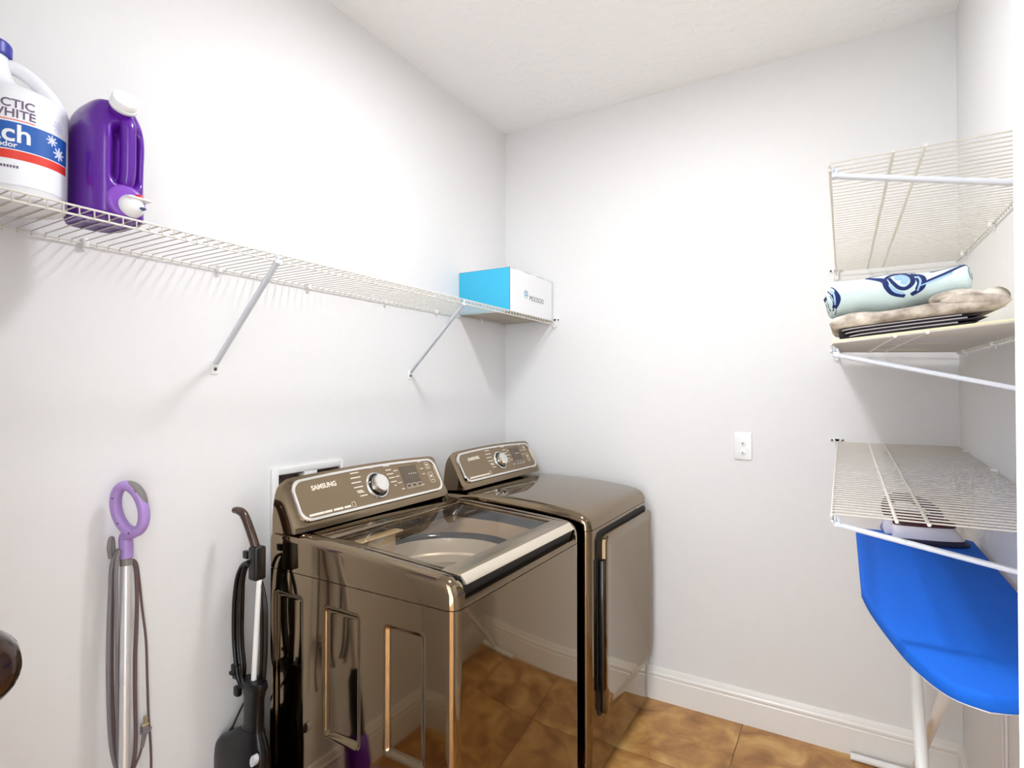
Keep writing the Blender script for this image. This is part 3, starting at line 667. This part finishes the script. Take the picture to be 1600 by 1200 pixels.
# cord hook and wound cord
hkp = pole(1.02)+Vector((-.012, -.020, 0))
m = MB(); m.tube(smooth_path([pole(.99)+Vector((0, -.012, 0)), hkp+Vector((0, 0, -.03)), hkp+Vector((0, -.003, .01)), hkp+Vector((.004, -.010, .016)), hkp+Vector((.006, -.014, -.004)), hkp+Vector((.004, -.010, -.03))], 6), .0045, 8); build('cord_hook', m, M_greyp, mp)
def strand(name, pxs, x, r, mt, par, dx=None):
    q = MB(); q.tube(smooth_path([at(px, py, 0, x+(dx[i] if dx else 0)) for i, (px, py) in enumerate(pxs)], 6), r, 8); return build(name, q, mt, par, ang=70)
strand('cord', [(186, 858), (179, 870), (174, 890), (172, 930), (170, 980), (169, 1040), (170, 1100), (173, 1160), (180, 1195), (190, 1215)], .045, .0048, M_cord, mp)
strand('cord', [(187, 860), (183, 875), (181, 905), (182, 950), (183, 1000), (183, 1060), (184, 1120), (185, 1170), (188, 1200), (196, 1222)], .055, .0048, M_cord, mp)
strand('cord', [(186, 862), (177, 885), (175, 920), (175, 980), (175, 1050), (177, 1120), (180, 1180), (190, 1210)], .035, .0042, M_cordb, mp)
strand('cord', [(207, 876), (212, 890), (214, 930), (213, 980), (211, 1030), (211, 1090), (212, 1150), (210, 1185), (204, 1215)], .030, .0046, M_cordb, mp)
strand('cord', [(208, 874), (214, 882), (218, 910), (222, 950), (228, 1000), (230, 1060), (232, 1120), (235, 1160), (236, 1200), (232, 1230)], .020, .0029, M_cordb, mp)
pc = at(226, 1139, 0, .024)
strand('cord', [(222, 1166), (218, 1180), (212, 1195), (206, 1210)], .022, .0028, M_cordb, mp)
m = MB(); m.rbox(tuple(pc+Vector((-.008, -.008, -.012))), tuple(pc+Vector((.008, .007, .010))), .003); m.tube([pc+Vector((0, 0, -.010)), at(222, 1168, 0, .022)], [.006, .004], 10); pl = build('plug', m, M_cord, mp)
m = MB(); m.rbox(tuple(pc+Vector((-.0075, -.008, .009))), tuple(pc+Vector((.0075, .008, .014))), .002); m.box(tuple(pc+Vector((-.005, -.001, .014))), tuple(pc+Vector((-.0035, .005, .030)))); m.box(tuple(pc+Vector((.0035, -.001, .014))), tuple(pc+Vector((.005, .005, .030)))); build('plug_prongs', m, mat('plug_brass', (196, 184, 150), rough=.3, metal=.6), pl)
m = MB(); m.tube([pc+Vector((0, -.010, -.006)), pc+Vector((.010, .004, -.005)), pc+Vector((0, .014, -.004))], .0035, 8); build('cord_clip', m, M_cord, pl)
b0 = pole(.44); m = MB(); m.tube([b0, pole(.40), pole(.30), pole(.225)], [.014, .026, .030, .030], 20); build('motor_body', m, M_black, mp)
m = MB(); m.tube([pole(.225), pole(.20), pole(.12), pole(.07), pole(.05)], [.030, .040, .044, .030, .018], 20); build('water_tank', m, M_purple, mp)
hb = pole(.02); m = MB(); m.rbox((hb.x-.06, hb.y-.13, .002), (hb.x+.05, hb.y+.13, .03), .01, 3); m.tube([pole(.06), pole(.02)], .015, 12); build('mop_head', m, M_lilac, mp)

# ================================================================== black stick vacuum squeezed beside the washer
VY = .962
vp = lambda px, py, dy=0.: at(px, py, 1, VY+dy)
vb = vp(393, 1150)
vc = thing('stick_vacuum', (vb.x, VY, 0), 'black stick vacuum with brown grip leaning between the left wall and the washer', 'vacuum cleaner')
m = MB(); pts = smooth_path([vp(366, 797, -.008), vp(373, 798, -.006), vp(381, 804, -.004), vp(390, 826, -.002), vp(398, 851), vp(401, 864)], 6)
m.tube(pts, [.0085+.003*min(1, i/8) for i in range(len(pts))], 14); hg = build('grip', m, M_vacb, vc, ang=60)
m = MB(); A, B = vp(402, 860), vp(404, 906); m.rbox((A.x-.017, VY-.017, B.z), (A.x+.017, VY+.017, A.z+.012), .006, 3); build('switch_housing', m, M_black, vc)
m = MB(); m.tube([vp(405, 905), vp(396, 1072)], .0072, 16); build('pole', m, M_plastic, vc)
m = MB(); m.rbox(tuple(vp(393, 872)+Vector((-.03, -.008, -.004))), tuple(vp(393, 872)+Vector((-.008, .006, .018))), .003); build('cord_hook', m, M_black, vc)
def vstrand(pxs, dy, r): 
    q = MB(); q.tube(smooth_path([vp(px, py, dy) for px, py in pxs], 6), r, 8); build('cord', q, M_blackg, vc, ang=70)
for i, (o, dy, r) in enumerate(((0, -.020, .0055), (5, -.010, .006), (9, -.018, .0055), (13, -.004, .005), (3, .0, .005))):
    vstrand([(388+o*.2, 878), (378+o*.6, 884), (370+o*.8, 905), (366+o, 940), (365+o, 980), (366+o, 1010), (369+o, 1040), (372+o*.7, 1060), (378+o*.4, 1074)], dy, r)
for o, dy in ((0, .012), (4, .020), (7, .006)):
    vstrand([(404+o*.5, 906), (408+o, 940), (409+o, 990), (408+o, 1030), (406+o*.7, 1070), (402, 1090)], dy, .0045)
q = vp(367, 1046, -.02); m = MB(); m.rbox(tuple(q+Vector((-.008, -.008, -.014))), tuple(q+Vector((.010, .008, .016))), .003); m.rbox(tuple(q+Vector((-.013, -.010, -.014))), tuple(q+Vector((.006, .01, -.004))), .002); pg = build('plug', m, M_black, vc)
m = MB(); m.box(tuple(q+Vector((-.006, -.003, -.026))), tuple(q+Vector((-.004, .003, -.013)))); m.box(tuple(q+Vector((.003, -.003, -.026))), tuple(q+Vector((.005, .003, -.013)))); build('plug_prong', m, M_screw, pg)
q = vp(371, 1078, -.012); m = MB(); m.rbox(tuple(q+Vector((-.010, -.008, -.016))), tuple(q+Vector((.012, .008, .012))), .005); build('cord_end', m, M_black, vc)
m = MB(); m.tube(smooth_path([vp(384, 1092), vp(374, 1112), vp(364, 1134), vp(360, 1141)], 4), [.003]*9+[.0045]*4, 8); build('loop_strap', m, M_black, vc)
def vring(px0, px1, py, th_, n=20):
    a, b = vp(px0, py), vp(px1, py); c = (a+b)/2; hw = abs(b.x-a.x)/2
    return [Vector((c.x+hw*math.copysign(abs(math.cos(2*PI*k/n))**.7, math.cos(2*PI*k/n)), VY+th_*math.copysign(abs(math.sin(2*PI*k/n))**.7, math.sin(2*PI*k/n)), c.z)) for k in range(n)]
m = MB(); m.loft([vring(381, 413, 1062, .020), vring(380, 414, 1070, .022), vring(384, 411, 1078, .020), vring(385, 409, 1090, .017), vring(385, 408, 1130, .017), vring(382, 409, 1140, .020)]); build('neck', m, M_vac, vc, ang=50)
m = MB(); m.loft([vring(382, 409, 1138, .021), vring(366, 413, 1150, .026), vring(352, 416, 1160, .030), vring(344, 417, 1172, .033), vring(341, 417, 1190, .034), vring(340, 416, 1260, .034), vring(342, 414, 1330, .034), vring(350, 410, 1370, .03)]); bd = build('body', m, M_vac, vc, ang=50)
q = vp(395, 1189, -.034); m = MB(); m.loft([[q+Vector((.011*math.cos(2*PI*k/20)*(1 if math.cos(2*PI*k/20) > 0 else .8)+.004*math.sin(2*PI*k/20), h, .016*math.sin(2*PI*k/20))) for k in range(20)] for h in (-.0025, .01)]); build('badge', m, M_brace, bd)
z_ = vp(380, 1370).z; xm = vp(380, 1370).x
m = MB(); m.tube([(xm, VY, z_+.01), (xm+.01, VY, .06), (xm+.01, VY, .03)], [.022, .018, .018], 14); m.rbox((xm-.05, VY-.12, .004), (xm+.06, VY+.045, .045), .012, 3); build('floor_head', m, M_vac, vc)

# ================================================================== coax wall plate on the back wall
oc = at(1161, 697, 1, L)
wp = thing('wall_plate', (oc.x, L, oc.z), 'white wall plate with two round jacks on the back wall', 'wall plate')
m = MB(); pl_ = [(oc.x+x, oc.z+z) for x, z in rrect(.0365, .0585, .004, 4)]; pi_ = [(oc.x+x, oc.z+z) for x, z in rrect(.0325, .0545, .003, 4)]
m.loft([[(x, L-.0002, z) for x, z in pl_], [(x, L-.002, z) for x, z in pl_], [(x, L-.006, z) for x, z in pi_]]); build('plate', m, M_plastic, wp)
for py in (692, 706.5):
    z = at(1161, py, 1, L).z
    m = MB(); m.lathe([(.0125, .006), (.0120, .0085), (.0075, .009), (.0070, .0105)], (oc.x, L, z), (0, -1, 0), 24); j = build('jack', m, M_plastic, wp)
    m = MB(); m.lathe([(.0026, .0105), (.0026, .0145)], (oc.x, L, z), (0, -1, 0), 12); build('jack_pin', m, M_screw, j)

# ================================================================== things on the middle right shelf
def zs2(x, y):
    q = (y-1.25)/1.252; f = 1.477+.058*q; b = 1.512+.010*q
    return f+(b-f)*(x-1.508)/.377+.0019
zsh = lambda y: zs2(1.60, y)
ln = MB(); ln.loft([[(x, y, zs2(x, y)+h) for x, h in ((1.512, 0), (1.872, 0), (1.872, .004), (1.512, .004))] for y in (1.252, 1.6, 2.0, 2.46)])
tag(build('shelf_liner', ln, M_cream, origin=(1.69, 1.85, 1.5)), 'cream plastic liner sheet lying on the middle right wire shelf', 'shelf liner')
def slab_rings(x0, x1, ya, yb, zb, th_, amp, seed, ny=26, nx=30, droop=0.):
    rings = []
    for j in range(ny+1):
        y = ya+(yb-ya)*j/ny; ey = min(1, min(j, ny-j)/2.0); ring = []
        half = th_/2*(.35+.65*math.sqrt(max(0, ey)))
        zc = zb+th_/2
        wx = noise.noise(Vector((y*9, seed, 0)))*amp*1.2
        for i in range(nx+1):             # top, left to right
            u = i/nx; x = x0+wx*.5+(x1-x0)*u; e = min(1, u*(x1-x0)/(th_*.6+.004)); f = math.sqrt(max(0, 1-(1-e)**2)); e2 = min(1, (1-u)*(x1-x0)/(th_*.6+.004)); f *= math.sqrt(max(0, 1-(1-e2)**2))
            ring.append((x, y, zc+half*f+amp*f*(noise.noise(Vector((x*14, y*11, seed)))+.6*noise.noise(Vector((x*31, y*26, seed+4))))-droop*u))
        for i in range(nx-1, 0, -1):
            u = i/nx; x = x0+wx*.5+(x1-x0)*u; e = min(1, u*(x1-x0)/(th_*.6+.004)); f = math.sqrt(max(0, 1-(1-e)**2)); e2 = min(1, (1-u)*(x1-x0)/(th_*.6+.004)); f *= math.sqrt(max(0, 1-(1-e2)**2))
            ring.append((x, y, zc-half*f))
        rings.append([(p[0], p[1], p[2]+zs2(p[0], p[1])) for p in ring])
    return rings
fb = thing('dark_blanket', (1.66, 1.5, zsh(1.5)+.0064), 'charcoal folded blanket with pale edging under the grey fleece on the right shelf', 'blanket')
zz_ = .0046
for i, (xa, xb, tk) in enumerate(((1.535, 1.738, .0060), (1.528, 1.752, .0065), (1.522, 1.745, .0060))):
    m = MB(); m.loft(slab_rings(xa, xb, 1.275+.004*i, 1.72, zz_, tk, .0004, 3+i)); l_ = build('fold', m, M_dark, fb, ang=70)
    m = MB(); m.tube(smooth_path([(xb-.03, 1.2745+.004*i, zs2(xb-.03, 1.275)+zz_+tk*.95), ((xa+xb)/2, 1.274+.004*i, zs2((xa+xb)/2, 1.275)+zz_+tk*1.0), (xa+.03, 1.274+.004*i, zs2(xa+.03, 1.275)+zz_+tk*.9), (xa+.006, 1.276+.004*i, zs2(xa+.006, 1.275)+zz_+tk*.55)], 8), .0012, 6); build('edging', m, M_piping, l_, ang=70)
    zz_ += tk+.0006
gf = MB(); gf.loft(slab_rings(1.506, 1.782, 1.268, 1.76, zz_+.0008, .026, .0040, 11, ny=44, nx=44))
gfl = MB(); 
gf_t = thing('fleece_blanket', (1.66, 1.5, zsh(1.5)+zz_), 'mottled grey fleece blanket folded on the right shelf under the patterned towel', 'blanket')
build('folded_fleece', gf, M_fleece, gf_t, ang=75)
m = MB(); 
for (cx_, cy_, cz_, rx, ry, rz) in ((1.765, 1.31, .030, .022, .03, .016), (1.735, 1.29, .028, .05, .024, .012), (1.715, 1.315, .036, .045, .03, .016)):
    rr = []
    for i in range(13):
        a = PI*i/12; rr.append([Vector((cx_+rx*math.sin(a+1e-3)*math.cos(2*PI*k/20), cy_+ry*math.sin(a+1e-3)*math.sin(2*PI*k/20), zs2(cx_, cy_)+zz_+cz_-.004+rz*math.cos(a))) for k in range(20)])
    m.loft(rr)
m.xform(lambda p: p+Vector((1, 1, 1))*.004*noise.noise(p*28)); build('bunched_edge', m, M_fleece, gf_t, ang=80)
# rolled towel with navy print
RY, RZ0 = 1.385, zsh(1.385)+zz_+.029
tw = thing('rolled_towel', (1.62, RY, RZ0), 'pale mint rolled towel with navy swirl print on top of the fleece', 'towel')
X0, X1 = 1.498, 1.742
def tp_(u, th_, dr=0.):
    x = X0+(X1-X0)*u; rz = .036+.003*math.sin(u*6)+.002*math.sin(u*14+1); ry = .062+.004*math.sin(u*5+2)
    e = math.sqrt(max(.0, 1-max(0, 1-u/.06)**2))*math.sqrt(max(0, 1-max(0, 1-(1-u)/.05)**2)); e = .25+.75*e
    wob = 1+.03*noise.noise(Vector((u*5, math.cos(th_)*2, math.sin(th_)*2)))
    return Vector((x, RY+(ry*e*wob+dr)*math.cos(th_), RZ0+.031+.016*u+(rz*e*wob+dr)*math.sin(th_)))
m = MB(); m.loft([[tp_(i/60, 2*PI*k/48) for k in range(48)] for i in range(61)]); twb = build('roll', m, M_mint, tw, ang=70)
def stroke(pts, wd, mt, dr=.0009, seg=6):   # pts: (u, theta degrees); theta 180 faces the camera side, 90 is up
    P_ = smooth_path([(u, t/100., 0) for u, t in pts], seg); m = MB(); rings = []
    for i, p in enumerate(P_):
        a, b = P_[max(i-1, 0)], P_[min(i+1, len(P_)-1)]
        d = Vector(((b.x-a.x)*.265, (b.y-a.y)*100*PI/180*.045)); d = d.normalized() if d.length else Vector((1, 0)); nn = Vector((-d.y, d.x))
        wv = wd*(.6+.4*math.sin(PI*(i+.5)/len(P_)))
        row = []
        for s_ in (-1, 1):
            u = p.x+nn.x*wv*s_/.265; t = math.radians(p.y*100)+nn.y*wv*s_/.045
            row.append((u, t))
        rings.append([tp_(row[0][0], row[0][1], 0), tp_(row[0][0], row[0][1], dr), tp_(row[1][0], row[1][1], dr), tp_(row[1][0], row[1][1], 0)])
    m.loft(rings); build('print_stroke', m, mt, twb, ang=70)
for pts, wd in (([(.30, 118), (.36, 135), (.42, 150), (.44, 172), (.48, 192), (.56, 205)], .0055), ([(.42, 150), (.46, 132), (.54, 122), (.60, 138), (.61, 165), (.57, 182), (.52, 178), (.48, 160), (.455, 142)], .0045),
                ([(.60, 128), (.66, 140), (.675, 165), (.66, 190), (.60, 205)], .0065), ([(.635, 150), (.65, 170), (.63, 190)], .003), ([(.67, 172), (.76, 158), (.85, 142), (.95, 116), (.985, 105)], .0040),
                ([(.74, 118), (.80, 105), (.88, 97), (.94, 92)], .0065), ([(.30, 118), (.36, 104), (.45, 98), (.55, 97), (.64, 110)], .0030), ([(.985, 130), (.975, 155), (.985, 180)], .004),
                ([(.03, 150), (.06, 165), (.09, 190), (.07, 215)], .0075), ([(.02, 175), (.04, 200), (.05, 225)], .006), ([(.012, 160), (.03, 185), (.045, 215), (.05, 240)], .011)):
    stroke(pts, wd, M_navy)
for pts, wd in (([(.50, 150), (.53, 140), (.56, 150), (.55, 168)], .008), ([(.455, 165), (.49, 185), (.55, 197)], .003), ([(.645, 142), (.66, 165), (.64, 196)], .002), ([(.05, 158), (.07, 180), (.075, 205)], .0018), ([(.66, 180), (.76, 166), (.86, 150)], .002)):
    stroke(pts, wd, M_sky, .0013)

# ================================================================== ironing board
IX, IZ = 1.7185, .924
ib = thing('ironing_board', (IX, 1.75, 0), 'ironing board with bright blue cover and white legs along the right wall', 'ironing board')
def board_outline(d=0.):
    o = []; hw = .155-d; y1 = 2.225-d; n = 14
    o += [(IX+hw-.02, y1), (IX-hw+.02, y1), (IX-hw, y1-.02)]
    ys_ = [1.85, 1.55]
    for y in ys_: o.append((IX-hw, y))
    tip = 1.100+d
    lp = smooth_path([(IX-hw, 1.55, 0), (IX-hw*.91, 1.44, 0), (IX-hw*.74, 1.31, 0), (IX-hw*.55, 1.20, 0), (IX-hw*.30, 1.122+d, 0), (IX, tip, 0)], 6)[1:]
    o += [(p.x, p.y) for p in lp]; o += [(2*IX-p.x, p.y) for p in lp[::-1][1:]]
    for y in ys_[::-1]: o.append((IX+hw, y))
    o.append((IX+hw, y1-.02)); return o
o0, o1, o2 = board_outline(0), board_outline(.003), board_outline(.008)
m = MB(); m.loft([[(x, y, IZ-.026) for x, y in o1], [(x, y, IZ-.022) for x, y in o0], [(x, y, IZ-.007) for x, y in o0], [(x, y, IZ-.002) for x, y in o1], [(x, y, IZ) for x, y in o2]])
build('cover', m, M_blue, ib, ang=50)
o3 = board_outline(.012); m = MB(); m.loft([[(x, y, IZ-.032) for x, y in o3], [(x, y, IZ-.0265) for x, y in o3]]); build('deck', m, M_plastic, ib)
m = MB(); m.tube(smooth_path([(1.700, 2.155, .890), (1.700, 1.95, .606), (1.700, 1.80, .405), (1.700, 1.50, .022)], 4), .0155, 16); build('leg', m, M_plastic, ib, ang=60)
m = MB(); m.tube([(1.740, 1.43, .890), (1.740, 2.468, .024)], .0125, 16); build('leg', m, M_plastic, ib)
m = MB(); m.tube([(1.545, 2.470, .0135), (1.86, 2.470, .0135)], .0125, 14); build('foot', m, M_plastic, ib, ang=60)
m = MB(); m.tube([(1.58, 1.50, .0135), (1.84, 1.50, .0135)], .0125, 14); build('foot', m, M_plastic, ib, ang=60)

# ================================================================== iron on the board's far end
IRX, IRY, IRZ = 1.655, 2.105, IZ+.001
ir = thing('clothes_iron', (1.75, IRY, IRZ), 'white and maroon steam iron resting flat on the far end of the ironing board', 'iron')
def iring(z, x0, x1, hw, n=20, hf=1.0):
    o = []
    for k in range(n+1):
        u = k/n; x = x0+(x1-x0)*u; o.append((x, IRY-hw*math.sqrt(max(0, 1-u**2.2))*(1 if u > .06 else .8+u*3.3), z))
    for k in range(n, -1, -1):
        u = k/n; x = x0+(x1-x0)*u; o.append((x, IRY+hw*math.sqrt(max(0, 1-u**2.2))*(1 if u > .06 else .8+u*3.3)+1e-4, z))
    return o
m = MB(); m.loft([iring(IRZ, 1.658, 1.850, .052), iring(IRZ+.008, 1.658, 1.850, .053), iring(IRZ+.016, 1.660, 1.840, .050)]); build('soleplate', m, M_sole, ir)
m = MB(); m.loft([iring(IRZ+.0165, 1.656, 1.838, .051), iring(IRZ+.030, 1.654, 1.828, .052), iring(IRZ+.046, 1.654, 1.816, .049), iring(IRZ+.052, 1.658, 1.81, .044)]); build('body', m, M_ironw, ir, ang=50)
m = MB(); m.loft([iring(IRZ+.0525, 1.66, 1.817, .042), iring(IRZ+.068, 1.655, 1.812, .038), iring(IRZ+.083, 1.655, 1.780, .030), iring(IRZ+.088, 1.66, 1.76, .024)]); build('water_tank', m, M_maroon, ir, ang=50)
m = MB(); hp = smooth_path([(1.665, IRY, IRZ+.05), (1.645, IRY, IRZ+.085), (1.648, IRY, IRZ+.118), (1.68, IRY, IRZ+.132), (1.73, IRY, IRZ+.122), (1.765, IRY, IRZ+.098), (1.775, IRY, IRZ+.078)], 6); m.tube(hp, .014, 14); build('handle', m, M_maroon, ir, ang=60)
m = MB(); m.rbox((1.635, IRY-.034, IRZ+.018), (1.66, IRY+.034, IRZ+.072), .008, 3); build('heel', m, M_ironw, ir)
m = MB(); m.tube(smooth_path([(1.64, IRY+.02, IRZ+.06), (1.632, IRY+.05, IRZ+.02), (1.66, IRY+.085, IRZ+.004), (1.74, IRY+.095, IRZ+.004), (1.80, IRY+.07, IRZ+.004), (1.72, IRY+.072, IRZ+.004)], 7), .003, 8); build('cord', m, M_ironw, ir, ang=70)
cbl = thing('wall_cable', (1.8785, 1.868, .1), 'thin white cable running down the right wall below the ironing board', 'cable')
m = MB(); m.tube(smooth_path([(1.8805, 1.868, .86), (1.8805, 1.868, .6), (1.8805, 1.869, .40), (1.8805, 1.866, .25), (1.8805, 1.868, .146)], 5), .0032, 8); build('cable', m, M_ironw, cbl, ang=70)
m = MB(); m.tube(smooth_path([(1.8805, 1.915, .83), (1.8805, 1.912, .6), (1.8805, 1.905, .42), (1.8805, 1.88, .33), (1.8805, 1.871, .30)], 5), .002, 8); build('cable_tail', m, M_ironw, cbl, ang=70)
